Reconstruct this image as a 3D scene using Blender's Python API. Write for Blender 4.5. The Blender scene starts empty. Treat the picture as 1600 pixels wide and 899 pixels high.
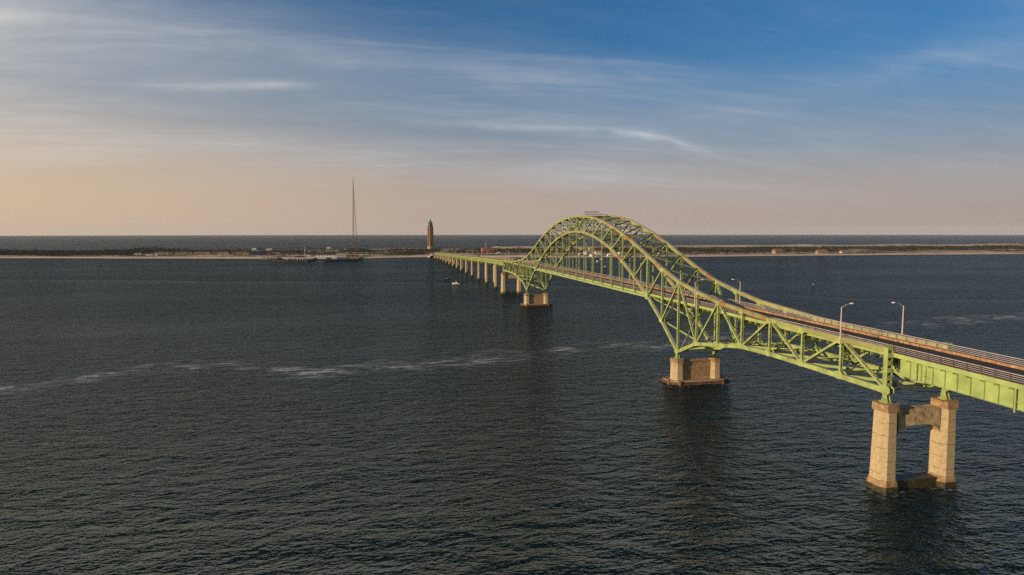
import bpy, math, random
from mathutils import Vector, Matrix, noise as mnoise
random.seed(11)
S = bpy.context.scene
R = math.radians

# ------------------------------------------------------------ camera
cam_d = bpy.data.cameras.new("camera"); cam = bpy.data.objects.new("camera", cam_d)
S.collection.objects.link(cam); S.camera = cam
cam_d.sensor_fit = 'HORIZONTAL'; cam_d.sensor_width = 36; cam_d.lens = 22.5
cam_d.clip_start = 1.0; cam_d.clip_end = 60000
yaw, pitch, roll = 2.94784935, -8.50361437e-02, -7.8678e-04
_f = Vector((math.cos(pitch)*math.cos(yaw), math.cos(pitch)*math.sin(yaw), math.sin(pitch)))
_r = Vector((math.sin(yaw), -math.cos(yaw), 0)); _u = _r.cross(_f)
_r2 = math.cos(roll)*_r+math.sin(roll)*_u; _u2 = -math.sin(roll)*_r+math.cos(roll)*_u
cam.matrix_world = Matrix(((_r2.x,_u2.x,-_f.x,154.32),(_r2.y,_u2.y,-_f.y,-74.52),(_r2.z,_u2.z,-_f.z,39.3),(0,0,0,1)))

# ------------------------------------------------------------ world and sun
SUN_AZ, SUN_EL = -74.0, 15.0        # azimuth from +X, counter-clockwise
W = bpy.data.worlds.new("World"); S.world = W; W.use_nodes = True
nt = W.node_tree; N = nt.nodes; L = nt.links; N.clear()
def nd(t, tree=None, **kw):
    n = (tree or nt).nodes.new(t)
    for k, v in kw.items(): setattr(n, k, v)
    return n
def mth(op, a, b=None, tree=None, clamp=False, c=None):
    t = tree or nt
    n = t.nodes.new('ShaderNodeMath'); n.operation = op; n.use_clamp = clamp
    for i, v in enumerate((a, b, c)):
        if v is None: continue
        if isinstance(v, (int, float)): n.inputs[i].default_value = v
        else: t.links.new(v, n.inputs[i])
    return n.outputs[0]
def mixc(fac, a, b, tree=None, blend='MIX'):
    t = tree or nt
    n = t.nodes.new('ShaderNodeMix'); n.data_type = 'RGBA'; n.blend_type = blend
    for s, v in ((n.inputs[0], fac), (n.inputs[6], a), (n.inputs[7], b)):
        if isinstance(v, (int, float)): s.default_value = v
        elif isinstance(v, tuple): s.default_value = (*v, 1)
        else: t.links.new(v, s)
    return n.outputs[2]
def ramp(fac, pts, tree=None, interp='LINEAR'):
    t = tree or nt
    n = t.nodes.new('ShaderNodeValToRGB'); n.color_ramp.interpolation = interp
    el = n.color_ramp.elements
    while len(el) < len(pts): el.new(0.5)
    for e, (p, c) in zip(el, pts):
        e.position = p; e.color = (c, c, c, 1) if isinstance(c, (int, float)) else (*c, 1)
    t.links.new(fac, n.inputs[0]); return n.outputs[0]
tc = nd('ShaderNodeTexCoord')
sep = nd('ShaderNodeSeparateXYZ'); L.new(tc.outputs['Generated'], sep.inputs[0])
zc = mth('MAXIMUM', sep.outputs[2], 0.004)
cmb = nd('ShaderNodeCombineXYZ'); L.new(sep.outputs[0], cmb.inputs[0]); L.new(sep.outputs[1], cmb.inputs[1]); L.new(zc, cmb.inputs[2])
sky = nd('ShaderNodeTexSky', sky_type='NISHITA', sun_disc=False)
sky.sun_elevation = R(SUN_EL); sky.sun_rotation = R(90-SUN_AZ)
sky.altitude = 40; sky.air_density = 1.0; sky.dust_density = 3.0; sky.ozone_density = 4.0
L.new(cmb.outputs[0], sky.inputs[0])
# cirrus layer: direction projected onto a high flat layer
den = mth('ADD', zc, 0.10)
px = mth('DIVIDE', sep.outputs[0], den); py = mth('DIVIDE', sep.outputs[1], den)
pc = nd('ShaderNodeCombineXYZ'); L.new(px, pc.inputs[0]); L.new(py, pc.inputs[1])
def layer(rot, sx, sy, scale, detail, rough, dist, off=0.0):
    mp = nd('ShaderNodeMapping'); mp.inputs['Rotation'].default_value = (0, 0, R(rot)); mp.inputs['Scale'].default_value = (sx, sy, 1)
    mp.inputs['Location'].default_value = (off, off*0.37, 0)
    L.new(pc.outputs[0], mp.inputs[0])
    nz = nd('ShaderNodeTexNoise'); nz.inputs['Scale'].default_value = scale; nz.inputs['Detail'].default_value = detail
    nz.inputs['Roughness'].default_value = rough; nz.inputs['Distortion'].default_value = dist
    L.new(mp.outputs[0], nz.inputs[0]); return nz.outputs[0]
c1 = ramp(layer(22, 0.75, 0.28, 1.1, 9, 0.56, 0.5, 3.1), [(0.36, 0), (0.68, 1)])
c2 = ramp(layer(-8, 1.3, 0.22, 2.2, 8, 0.62, 0.9, 7.7), [(0.53, 0), (0.78, 1)])
c3 = ramp(layer(10, 0.5, 0.35, 0.55, 4, 0.5, 0.2, 1.2), [(0.32, 0), (0.58, 1)])
cl = mth('ADD', mth('MULTIPLY', mth('MULTIPLY', c1, c3), 0.75), mth('MULTIPLY', c2, 0.34), clamp=True)
cl = mth('MULTIPLY', cl, ramp(zc, [(0.22, 1), (0.45, 0.25)]))
fib = ramp(layer(14, 2.0, 0.6, 1.9, 10, 0.66, 1.1, 5.5), [(0.32, 0.40), (0.66, 1.15)])
cl = mth('MULTIPLY', mth('MULTIPLY', cl, fib), ramp(zc, [(0.03, 0.15), (0.11, 1)]), clamp=True)
# haze towards the horizon, warmer on the sun's side of the sky
sunside = mth('ADD', mth('MULTIPLY', sep.outputs[1], -0.62), mth('MULTIPLY', sep.outputs[0], 0.06))
sunf = ramp(mth('ADD', mth('MULTIPLY', sunside, 0.5), 0.5), [(0.05, 0), (0.45, 0.34), (0.78, 1)])
hz_c = mixc(sunf, (0.37, 0.315, 0.32), (0.86, 0.61, 0.355))
hz_f = ramp(mth('DIVIDE', zc, mth('ADD', mth('MULTIPLY', sunf, 0.95), 0.62)), [(0.0, 0.95), (0.07, 0.90), (0.18, 0.62), (0.33, 0.0)], interp='EASE')
hz_f2 = mth('MULTIPLY', hz_f, mth('ADD', mth('MULTIPLY', sunf, 0.15), 0.90), clamp=True)
SK = 0.085
skc = nd('ShaderNodeVectorMath', operation='SCALE'); L.new(sky.outputs[0], skc.inputs[0]); skc.inputs['Scale'].default_value = SK
blue = mixc(1.0, skc.outputs[0], (0.36, 0.98, 1.30), blend='MULTIPLY')
hz_hi = mixc(sunf, (0.12, 0.25, 0.40), (0.60, 0.52, 0.43))
hz_c = mixc(ramp(zc, [(0.04, 0), (0.22, 1)], interp='EASE'), hz_c, hz_hi)
m1 = mixc(hz_f2, blue, hz_c)
cl_c = mixc(sunf, (0.42, 0.49, 0.58), (0.82, 0.75, 0.66))
AZ = mth('MULTIPLY', mth('ARCTAN2', sep.outputs[1], sep.outputs[0]), 57.29578)
AZ = mth('MODULO', mth('ADD', AZ, 360.0), 360.0)
EL = mth('MULTIPLY', mth('ARCSINE', sep.outputs[2]), 57.29578)
def streak(pts, width, fade, nsc):
    fc = nd('ShaderNodeFloatCurve'); cu = fc.mapping.curves[0]
    Q = [((a-100)/150, e/30) for a, e in pts]
    while len(cu.points) < len(Q): cu.points.new(0.5, 0.5)
    for q, (u, v) in zip(cu.points, Q): q.location = (u, v)
    fc.mapping.update(); L.new(mth('DIVIDE', mth('SUBTRACT', AZ, 100), 150), fc.inputs[1])
    wob = nd('ShaderNodeTexNoise'); wob.inputs['Scale'].default_value = nsc; wob.inputs['Detail'].default_value = 8; wob.inputs['Roughness'].default_value = 0.68
    L.new(tc.outputs['Generated'], wob.inputs[0])
    dd = mth('ADD', mth('SUBTRACT', EL, mth('MULTIPLY', fc.outputs[0], 30)), mth('MULTIPLY', mth('SUBTRACT', wob.outputs[0], 0.5), width*2.6))
    g_ = mth('POWER', 2.718, mth('MULTIPLY', mth('POWER', mth('DIVIDE', mth('ABSOLUTE', dd), width), 1.6), -1))
    f_ = ramp(mth('DIVIDE', mth('SUBTRACT', AZ, 100), 150), fade)
    return mth('MULTIPLY', mth('MULTIPLY', g_, f_), ramp(wob.outputs[0], [(0.3, 0.25), (0.62, 1)]))
k_ = lambda a: (a-100)/150
s1 = streak([(140,4.5),(151.8,6.6),(157.6,8.5),(167.7,9.2),(178,9.6),(200,10)], 0.30, [(k_(150.5),0),(k_(154),1),(k_(172),0.6),(k_(181),0.0)], 14)
s2 = streak([(150,14),(186,12.2),(190,11.9),(197,11.2),(203,10.8),(230,9)], 0.32, [(k_(185),0),(k_(189),1),(k_(195),0.5),(k_(199),0)], 16)
s3 = streak([(120,9),(131,12.8),(145,10.6),(160,9.0),(190,7)], 1.15, [(k_(124),0.7),(k_(134),1),(k_(150),0.5),(k_(162),0)], 5)
s4 = streak([(150,10),(165,13.2),(185,15.0),(205,14.8),(215,13.5),(230,13)], 1.2, [(k_(158),0),(k_(166),0.8),(k_(190),0.7),(k_(212),1)], 6)
stk = mth('ADD', mth('ADD', mth('MULTIPLY', s1, 0.75), mth('MULTIPLY', s2, 0.6)), mth('ADD', mth('MULTIPLY', s3, 0.26), mth('MULTIPLY', s4, 0.34)))
m2 = mixc(mth('ADD', mth('MULTIPLY', cl, 0.78), mth('MULTIPLY', stk, fib), clamp=True), m1, cl_c)
bg = nd('ShaderNodeBackground'); bg.inputs[1].default_value = 1.0; L.new(m2, bg.inputs[0])
wo = nd('ShaderNodeOutputWorld'); L.new(bg.outputs[0], wo.inputs[0])

sd = bpy.data.lights.new("sun", 'SUN'); sd.energy = 5.0; sd.angle = R(0.6); sd.color = (1.0, 0.76, 0.50)
so = bpy.data.objects.new("sun", sd); S.collection.objects.link(so)
_d = Vector((math.cos(R(SUN_EL))*math.cos(R(SUN_AZ)), math.cos(R(SUN_EL))*math.sin(R(SUN_AZ)), math.sin(R(SUN_EL))))
so.rotation_euler = _d.to_track_quat('Z', 'Y').to_euler()
S.view_settings.view_transform = 'Standard'; S.view_settings.look = 'None'
S.view_settings.exposure = 0.0; S.view_settings.gamma = 1.0
S.cycles.use_denoising = False
S.cycles.max_bounces = 5; S.cycles.glossy_bounces = 3; S.cycles.caustics_reflective = False

# ------------------------------------------------------------ materials
def mat(name, base, rough=0.7, var=0.15, vscale=0.5, spots=None, spot_col=None, spot_scale=1.0, metallic=0.0, top=None, bump=0.0, stretch=(1, 1, 1)):
    m = bpy.data.materials.new(name); m.use_nodes = True
    t = m.node_tree; b = t.nodes['Principled BSDF']
    b.inputs['Roughness'].default_value = rough; b.inputs['Metallic'].default_value = metallic
    b.inputs['Specular IOR Level'].default_value = 0.3
    g = t.nodes.new('ShaderNodeNewGeometry')
    mp = t.nodes.new('ShaderNodeMapping'); mp.inputs['Scale'].default_value = stretch
    t.links.new(g.outputs['Position'], mp.inputs[0])
    n = t.nodes.new('ShaderNodeTexNoise'); n.inputs['Scale'].default_value = vscale; n.inputs['Detail'].default_value = 6
    n.inputs['Roughness'].default_value = 0.65
    t.links.new(mp.outputs[0], n.inputs[0])
    dark = tuple(c*(1-2*var) for c in base); lite = tuple(min(1, c*(1+2*var)) for c in base)
    f = ramp(n.outputs[0], [(0.3, 0), (0.7, 1)], t)
    col = mixc(f, dark, lite, t)
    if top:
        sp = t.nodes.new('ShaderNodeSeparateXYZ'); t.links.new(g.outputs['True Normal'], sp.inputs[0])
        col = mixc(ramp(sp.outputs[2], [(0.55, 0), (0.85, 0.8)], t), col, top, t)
    if spots:
        n2 = t.nodes.new('ShaderNodeTexNoise'); n2.inputs['Scale'].default_value = spot_scale; n2.inputs['Detail'].default_value = 8
        n2.inputs['Roughness'].default_value = 0.7
        t.links.new(g.outputs['Position'], n2.inputs[0])
        col = mixc(ramp(n2.outputs[0], [(spots, 0), (spots+0.10, 0.9)], t), col, spot_col, t)
    t.links.new(col, b.inputs['Base Color'])
    if bump:
        bp = t.nodes.new('ShaderNodeBump'); bp.inputs['Strength'].default_value = 1; bp.inputs['Distance'].default_value = bump
        t.links.new(n.outputs[0], bp.inputs['Height']); t.links.new(bp.outputs[0], b.inputs['Normal'])
    return m
RUST = (0.22, 0.075, 0.025)
M = {}
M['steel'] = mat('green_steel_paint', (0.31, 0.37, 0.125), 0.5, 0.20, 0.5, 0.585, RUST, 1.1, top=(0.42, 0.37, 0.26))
M['steel_shaded'] = mat('green_steel_bracing_shaded', (0.095, 0.115, 0.042), 0.55, 0.15, 0.25, 0.64, RUST, 0.7, top=(0.15, 0.14, 0.075))  # same green paint, darkened: the bracing's shade is put into the colour
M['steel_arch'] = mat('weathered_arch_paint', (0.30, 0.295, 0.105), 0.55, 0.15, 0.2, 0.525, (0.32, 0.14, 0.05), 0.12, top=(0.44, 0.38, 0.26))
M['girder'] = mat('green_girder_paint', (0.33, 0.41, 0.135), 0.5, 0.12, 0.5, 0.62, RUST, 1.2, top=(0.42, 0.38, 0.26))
M['concrete'] = mat('pier_concrete', (0.45, 0.345, 0.19), 0.9, 0.12, 2.2, 0.66, (0.13, 0.075, 0.035), 1.3, bump=0.02)
def add_joints(m, pitch=1.95):
    # dark, broken horizontal lift lines and their stains
    t = m.node_tree; b = t.nodes['Principled BSDF']; src = b.inputs['Base Color'].links[0].from_socket
    g = t.nodes.new('ShaderNodeNewGeometry'); sp = t.nodes.new('ShaderNodeSeparateXYZ'); t.links.new(g.outputs['Position'], sp.inputs[0])
    n = t.nodes.new('ShaderNodeTexNoise'); n.inputs['Scale'].default_value = 0.9; n.inputs['Detail'].default_value = 5; t.links.new(g.outputs['Position'], n.inputs[0])
    z = mth('ADD', sp.outputs[2], mth('MULTIPLY', n.outputs[0], 0.22, t), t)
    d = mth('ABSOLUTE', mth('SUBTRACT', mth('FRACT', mth('DIVIDE', z, pitch, t), tree=t), 0.5, t), tree=t)
    line = ramp(d, [(0.0, 1), (0.022, 0.7), (0.05, 0)], t)
    n2 = t.nodes.new('ShaderNodeTexNoise'); n2.inputs['Scale'].default_value = 1.7; n2.inputs['Detail'].default_value = 3; t.links.new(g.outputs['Position'], n2.inputs[0])
    t.links.new(mixc(mth('MULTIPLY', line, ramp(n2.outputs[0], [(0.42, 0), (0.6, 0.85)], t), t), src, (0.12, 0.065, 0.03), t), b.inputs['Base Color'])
add_joints(M['concrete'])
M['stain'] = mat('grimy_crossbeam_concrete', (0.46, 0.33, 0.18), 0.9, 0.28, 0.9, 0.58, (0.05, 0.032, 0.016), 1.0, bump=0.03)
M['cap'] = mat('pier_cap_stained_concrete', (0.32, 0.205, 0.105), 0.9, 0.25, 1.2, 0.62, (0.10, 0.05, 0.02), 1.1, bump=0.03)
M['wet'] = mat('wet_weedy_concrete', (0.055, 0.045, 0.018), 0.5, 0.35, 1.5, bump=0.05)
M['asphalt'] = mat('asphalt_deck', (0.045, 0.036, 0.032), 0.9, 0.2, 0.6)
M['kerb'] = mat('sandy_concrete_kerb', (0.34, 0.19, 0.09), 0.9, 0.35, 2.2, 0.62, (0.66, 0.48, 0.30), 1.1)
M['rail'] = mat('galvanised_rail', (0.44, 0.38, 0.35), 0.5, 0.08, 1.0)
M['post'] = mat('brown_rail_post', (0.13, 0.06, 0.045), 0.7, 0.2, 1.0)
M['lamp'] = mat('lamp_pole_metal', (0.55, 0.42, 0.38), 0.5, 0.08, 1.0)
M['white'] = mat('white_paint', (0.78, 0.74, 0.66), 0.5, 0.05, 0.5)
M['cream'] = mat('cream_siding', (0.52, 0.43, 0.30), 0.8, 0.1, 0.5)
M['tan'] = mat('tan_siding', (0.30, 0.22, 0.13), 0.8, 0.12, 0.5)
M['brownroof'] = mat('weathered_brown_roof', (0.20, 0.125, 0.075), 0.9, 0.2, 1.0)
M['darkroof'] = mat('dark_shingle_roof', (0.035, 0.022, 0.018), 0.9, 0.2, 1.0)
M['redroof'] = mat('dark_red_roof', (0.13, 0.03, 0.02), 0.9, 0.2, 1.0)
M['pinkroof'] = mat('weathered_pink_roof', (0.42, 0.26, 0.18), 0.9, 0.2, 1.0)
M['brick'] = mat('orange_brick', (0.34, 0.12, 0.05), 0.9, 0.15, 1.2, 0.62, (0.2, 0.07, 0.03), 0.6)
M['tbrick'] = mat('tower_brick', (0.24, 0.12, 0.06), 0.9, 0.15, 0.35)
M['stone'] = mat('pale_stone_base', (0.34, 0.25, 0.16), 0.9, 0.1, 0.5)
M['copper'] = mat('aged_copper', (0.05, 0.085, 0.06), 0.6, 0.2, 0.5)
M['blue'] = mat('navy_blue_siding', (0.02, 0.03, 0.10), 0.7, 0.1, 0.5)
M['glass'] = mat('dark_window_glass', (0.02, 0.025, 0.03), 0.15, 0.1, 0.5)
M['timber'] = mat('tarred_timber', (0.022, 0.018, 0.014), 0.9, 0.4, 0.8)
M['trunk'] = mat('tree_bark', (0.07, 0.045, 0.03), 0.9, 0.2, 2.0)
M['mast'] = mat('rusty_mast_steel', (0.12, 0.055, 0.04), 0.7, 0.3, 0.08)
M['red'] = mat('dark_red_paint', (0.07, 0.015, 0.015), 0.4, 0.1, 1.0)
M['car'] = mat('black_car_paint', (0.015, 0.015, 0.02), 0.25, 0.05, 1.0)
M['carred'] = mat('maroon_car_paint', (0.10, 0.012, 0.012), 0.25, 0.05, 1.0)
M['rubber'] = mat('black_rubber', (0.012, 0.012, 0.012), 0.8, 0.1, 1.0)
M['lightred'] = mat('tail_lamp_plastic', (0.45, 0.02, 0.02), 0.3, 0.0, 1.0)

def foliage_mat(name, a, b):
    m = bpy.data.materials.new(name); m.use_nodes = True; t = m.node_tree; bs = t.nodes['Principled BSDF']
    bs.inputs['Roughness'].default_value = 0.8; bs.inputs['Specular IOR Level'].default_value = 0.1
    g = t.nodes.new('ShaderNodeNewGeometry'); n = t.nodes.new('ShaderNodeTexNoise')
    n.inputs['Scale'].default_value = 0.06; n.inputs['Detail'].default_value = 7; n.inputs['Roughness'].default_value = 0.8
    t.links.new(g.outputs['Position'], n.inputs[0])
    t.links.new(mixc(ramp(n.outputs[0], [(0.36, 0), (0.64, 1)], t), a, b, t), bs.inputs['Base Color'])
    return m
M['leaf'] = foliage_mat('shrub_leaves', (0.010, 0.012, 0.005), (0.045, 0.042, 0.013))
M['leafdark'] = foliage_mat('pine_needles', (0.014, 0.017, 0.008), (0.04, 0.042, 0.014))
M['grass'] = foliage_mat('dune_grass', (0.10, 0.095, 0.03), (0.22, 0.18, 0.07))

# ------------------------------------------------------------ mesh helpers
class MB:
    def __init__(s): s.v = []; s.f = []; s.mi = []
    def add(s, vs, fs, mi=0):
        o = len(s.v); s.v += [tuple(v) for v in vs]; s.f += [tuple(i+o for i in f) for f in fs]; s.mi += [mi]*len(fs)
    def box(s, c, d, mi=0, rz=0.0):
        x, y, z = (k/2 for k in d); cs, sn = math.cos(rz), math.sin(rz)
        vs = []
        for X, Y, Z in ((-x,-y,-z),(x,-y,-z),(x,y,-z),(-x,y,-z),(-x,-y,z),(x,-y,z),(x,y,z),(-x,y,z)):
            vs.append((c[0]+X*cs-Y*sn, c[1]+X*sn+Y*cs, c[2]+Z))
        s.add(vs, [(0,3,2,1),(4,5,6,7),(0,1,5,4),(1,2,6,5),(2,3,7,6),(3,0,4,7)], mi)
    def bar(s, p, q, w, h, side=None, mi=0):          # w along 'side', h across
        p = Vector(p); q = Vector(q); d = (q-p).normalized()
        sd_ = Vector(side) if side else (Vector((0,1,0)) if abs(d.y) < 0.9 else Vector((1,0,0)))
        sd_ = (sd_-d*sd_.dot(d)).normalized(); up = d.cross(sd_)
        vs = []
        for e in (p, q):
            for a, b in ((-1,-1),(1,-1),(1,1),(-1,1)): vs.append(e+sd_*a*w/2+up*b*h/2)
        s.add(vs, [(3,2,1,0),(4,5,6,7),(0,1,5,4),(1,2,6,5),(2,3,7,6),(3,0,4,7)], mi)
    def loft(s, rings, mi=0, cap=True, closed=True):
        n = len(rings[0]); o = len(s.v)
        for r in rings: s.v += [tuple(v) for v in r]
        for i in range(len(rings)-1):
            for k in range(n if closed else n-1):
                a = o+i*n+k; b = o+i*n+(k+1) % n
                s.f.append((a, b, b+n, a+n)); s.mi.append(mi)
        if cap:
            s.f.append(tuple(o+k for k in reversed(range(n)))); s.mi.append(mi)
            s.f.append(tuple(o+(len(rings)-1)*n+k for k in range(n))); s.mi.append(mi)
    def cyl(s, p, q, r0, r1=None, n=8, mi=0):
        p = Vector(p); q = Vector(q); r1 = r0 if r1 is None else r1
        d = (q-p).normalized(); a = d.orthogonal().normalized(); b = d.cross(a)
        s.loft([[e+a*math.cos(2*math.pi*k/n)*r+b*math.sin(2*math.pi*k/n)*r for k in range(n)] for e, r in ((p, r0), (q, r1))], mi)
    def obj(s, name, mats, parent=None, smooth=False, label=None, loc=None):
        me = bpy.data.meshes.new(name); me.from_pydata(s.v, [], s.f)
        mats = mats if isinstance(mats, (list, tuple)) else [mats]
        for m in mats: me.materials.append(m if not isinstance(m, str) else M[m])
        if len(mats) > 1: me.polygons.foreach_set('material_index', s.mi)
        if smooth: me.polygons.foreach_set('use_smooth', [True]*len(s.f))
        me.update()
        o = bpy.data.objects.new(name, me); S.collection.objects.link(o)
        if parent: o.parent = parent
        if label: o['label'] = label
        if loc: o.location = loc
        return o
def tag(o, label=None, cat=None, group=None, kind=None):
    for k, v in (('label', label), ('category', cat), ('group', group), ('kind', kind)):
        if v: o[k] = v
    return o
def thing(name, label, cat, loc=(0, 0, 0), rz=0.0, group=None):
    o = bpy.data.objects.new(name, None); o.empty_display_size = 0.5; S.collection.objects.link(o)
    o.location = loc; o.rotation_euler = (0, 0, rz)
    return tag(o, label, cat, group)
def copy_tree(o, parent=None):
    c = o.copy(); S.collection.objects.link(c)
    if parent: c.parent = parent
    for ch in [k for k in S.objects if k.parent == o]: copy_tree(ch, c)
    return c
def interp(pts, x):
    if x <= pts[0][0]: return pts[0][1]
    for (a, fa), (b, fb) in zip(pts, pts[1:]):
        if x <= b:
            return fa+(fb-fa)*(x-a)/(b-a)
    return pts[-1][1]
def smooth_interp(pts, x):      # Catmull-Rom
    n = len(pts)
    if x <= pts[0][0]: return pts[0][1]
    if x >= pts[-1][0]: return pts[-1][1]
    for i in range(n-1):
        if x <= pts[i+1][0]:
            x0, y0 = pts[i]; x1, y1 = pts[i+1]; h = x1-x0; t = (x-x0)/h
            m0 = (y1-pts[i-1][1])/(x1-pts[i-1][0]) if i > 0 else 0
            m1_ = (pts[i+2][1]-y0)/(pts[i+2][0]-x0) if i < n-2 else (y1-y0)/h
            return (2*t**3-3*t**2+1)*y0+(t**3-2*t**2+t)*h*m0+(-2*t**3+3*t**2)*y1+(t**3-t**2)*h*m1_

# ------------------------------------------------------------ water
def water_material():
    m = bpy.data.materials.new('sea_water'); m.use_nodes = True; t = m.node_tree; b = t.nodes['Principled BSDF']
    hg = bpy.data.node_groups.new('wave_height', 'ShaderNodeTree')
    hg.interface.new_socket('P', in_out='INPUT', socket_type='NodeSocketVector')
    hg.interface.new_socket('H', in_out='OUTPUT', socket_type='NodeSocketFloat')
    gi = hg.nodes.new('NodeGroupInput'); go = hg.nodes.new('NodeGroupOutput')
    def nz(rot, sc, scale, det, rough, dist, typ='FBM'):
        mp = hg.nodes.new('ShaderNodeMapping'); mp.inputs['Rotation'].default_value = (0, 0, R(rot)); mp.inputs['Scale'].default_value = (*sc, 1)
        hg.links.new(gi.outputs[0], mp.inputs[0])
        n = hg.nodes.new('ShaderNodeTexNoise'); n.noise_dimensions = '2D'
        n.inputs['Scale'].default_value = scale; n.inputs['Detail'].default_value = det
        n.inputs['Roughness'].default_value = rough; n.inputs['Distortion'].default_value = dist
        hg.links.new(mp.outputs[0], n.inputs[0]); return n.outputs[0]
    a = nz(8, (1.0, 0.50), 0.34, 4, 0.60, 0.25)
    a2 = nz(-14, (1.0, 0.50), 0.62, 3, 0.55, 0.2)           # 3 m wavelets, crests across the view
    c = nz(-22, (1.0, 0.6), 1.7, 3, 0.6, 0.3)            # ripples
    d = nz(24, (1.0, 0.35), 0.07, 2, 0.5, 0.3)           # long low chop
    h = mth('ADD', mth('MULTIPLY', a, 1.65, hg), mth('MULTIPLY', c, 0.22, hg), hg)
    rdg = mth('ABSOLUTE', mth('SUBTRACT', a2, 0.5, hg), tree=hg)
    h = mth('SUBTRACT', h, mth('MULTIPLY', rdg, 0.85, hg), hg)
    h = mth('ADD', h, mth('MULTIPLY', d, 1.1, hg), hg)
    hg.links.new(h, go.inputs[0])
    g = t.nodes.new('ShaderNodeNewGeometry')
    def H(off):
        v = g.outputs['Position']
        if off:
            ad = t.nodes.new('ShaderNodeVectorMath'); ad.operation = 'ADD'; ad.inputs[1].default_value = off
            t.links.new(v, ad.inputs[0]); v = ad.outputs[0]
        n = t.nodes.new('ShaderNodeGroup'); n.node_tree = hg; t.links.new(v, n.inputs[0]); return n.outputs[0]
    e = 0.10
    h0 = H(None); hx = H((e, 0, 0)); hy = H((0, e, 0))
    sp = t.nodes.new('ShaderNodeSeparateXYZ'); t.links.new(g.outputs['Position'], sp.inputs[0])
    # current boundary: x0(y)
    def curve(pts):
        fc = t.nodes.new('ShaderNodeFloatCurve'); cu = fc.mapping.curves[0]
        lo, hi = -800.0, 1200.0; vlo, vhi = -800.0, 200.0
        P = [((y-lo)/(hi-lo), (x-vlo)/(vhi-vlo)) for y, x in pts]
        while len(cu.points) < len(P): cu.points.new(0.5, 0.5)
        for q, (u, v) in zip(cu.points, P): q.location = (u, v); q.handle_type = 'VECTOR'
        fc.mapping.update()
        t.links.new(mth('DIVIDE', mth('SUBTRACT', sp.outputs[1], lo, t), hi-lo, t), fc.inputs[1])
        return mth('ADD', mth('MULTIPLY', fc.outputs[0], vhi-vlo, t), vlo, t)
    def wn(scale, sc=(1, 1, 1), det=5, rough=0.6):
        mp = t.nodes.new('ShaderNodeMapping'); mp.inputs['Scale'].default_value = sc
        t.links.new(g.outputs['Position'], mp.inputs[0])
        n = t.nodes.new('ShaderNodeTexNoise'); n.inputs['Scale'].default_value = scale; n.inputs['Detail'].default_value = det
        n.inputs['Roughness'].default_value = rough
        t.links.new(mp.outputs[0], n.inputs[0]); return n.outputs[0]
    xb = curve([(-800,-600),(-399,-465),(-179,-398),(-27,-352),(149,-242),(176,-204),(205,-178),(288,-150),(500,-120),(1200,-60)])
    db = mth('ADD', mth('SUBTRACT', sp.outputs[0], xb, t), mth('MULTIPLY', mth('SUBTRACT', wn(0.012), 0.5, t), 34, t), t)   # >0: this side
    xf = curve([(-800,40),(-400,-5),(-172,-29),(-140,-50),(-93,-33),(-35,-46),(22,-56),(103,-74),(219,-95),(500,-120),(1200,-150)])
    df = mth('ADD', mth('SUBTRACT', sp.outputs[0], xf, t), mth('MULTIPLY', mth('SUBTRACT', wn(0.045, det=3), 0.5, t), 30, t), t)
    near_f = ramp(mth('DIVIDE', mth('ABSOLUTE', df, tree=t), 14.0, t), [(0, 0.9), (0.35, 0.5), (1, 0)], t)
    foam_n = ramp(wn(0.42, (1.0, 0.24, 1), 8, 0.8), [(0.49, 0), (0.58, 1)], t)
    patch = ramp(wn(0.035, det=3), [(0.40, 0.0), (0.56, 0.8)], t)
    foam = mth('MULTIPLY', mth('MULTIPLY', near_f, foam_n, t), mth('MULTIPLY', patch, 1.0, t), t, True)
    # broken wash where the tide meets the pier bases
    for (fx, fy, fr_) in ((7*10.17, 0.0, 3.1), (7*10.17, 10.53, 3.1), (0.0, -1.0, 4.6), (0.0, 11.5, 4.6), (-183.06, -1.0, 4.6), (-254.25, 0.0, 3.1)):
        dxx = mth('SUBTRACT', sp.outputs[0], fx, t); dyy = mth('SUBTRACT', sp.outputs[1], fy, t)
        rr_ = mth('SQRT', mth('ADD', mth('MULTIPLY', dxx, dxx, t), mth('MULTIPLY', dyy, dyy, t), t), tree=t)
        wsh = ramp(mth('DIVIDE', mth('SUBTRACT', rr_, fr_-1.2, t), 4.0, t), [(0.0, 0.0), (0.22, 0.8), (0.45, 0.35), (1.0, 0.0)], t)
        foam = mth('MAXIMUM', foam, mth('MULTIPLY', wsh, ramp(wn(0.9, det=6, rough=0.75), [(0.50, 0), (0.66, 0.6)], t), t), t)
    # calmer strip just this side of the boundary, choppier beyond; wind patches everywhere
    chop = ramp(mth('ADD', mth('DIVIDE', db, 300, t), 0.5, t), [(0.0, 0.85), (0.44, 1.0), (0.495, 1.7), (0.505, 0.42), (0.56, 0.75), (0.8, 0.95)], t)
    wind = ramp(wn(0.010, (1.0, 0.35, 1), 6, 0.6), [(0.32, 0.45), (0.68, 1.40)], t)
    k = mth('MULTIPLY', chop, wind, t)
    kk = mth('DIVIDE', k, -e/2.3, t)
    nx = mth('MULTIPLY', mth('SUBTRACT', hx, h0, t), kk, t); ny = mth('MULTIPLY', mth('SUBTRACT', hy, h0, t), kk, t)
    lim = mth('SQRT', mth('ADD', 1.0, mth('MULTIPLY', mth('ADD', mth('MULTIPLY', nx, nx, t), mth('MULTIPLY', ny, ny, t), t), 2.2, t), t), tree=t)
    nx = mth('DIVIDE', nx, lim, t); ny = mth('DIVIDE', ny, lim, t)
    cm = t.nodes.new('ShaderNodeCombineXYZ'); t.links.new(nx, cm.inputs[0]); t.links.new(ny, cm.inputs[1]); cm.inputs[2].default_value = 1
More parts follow.
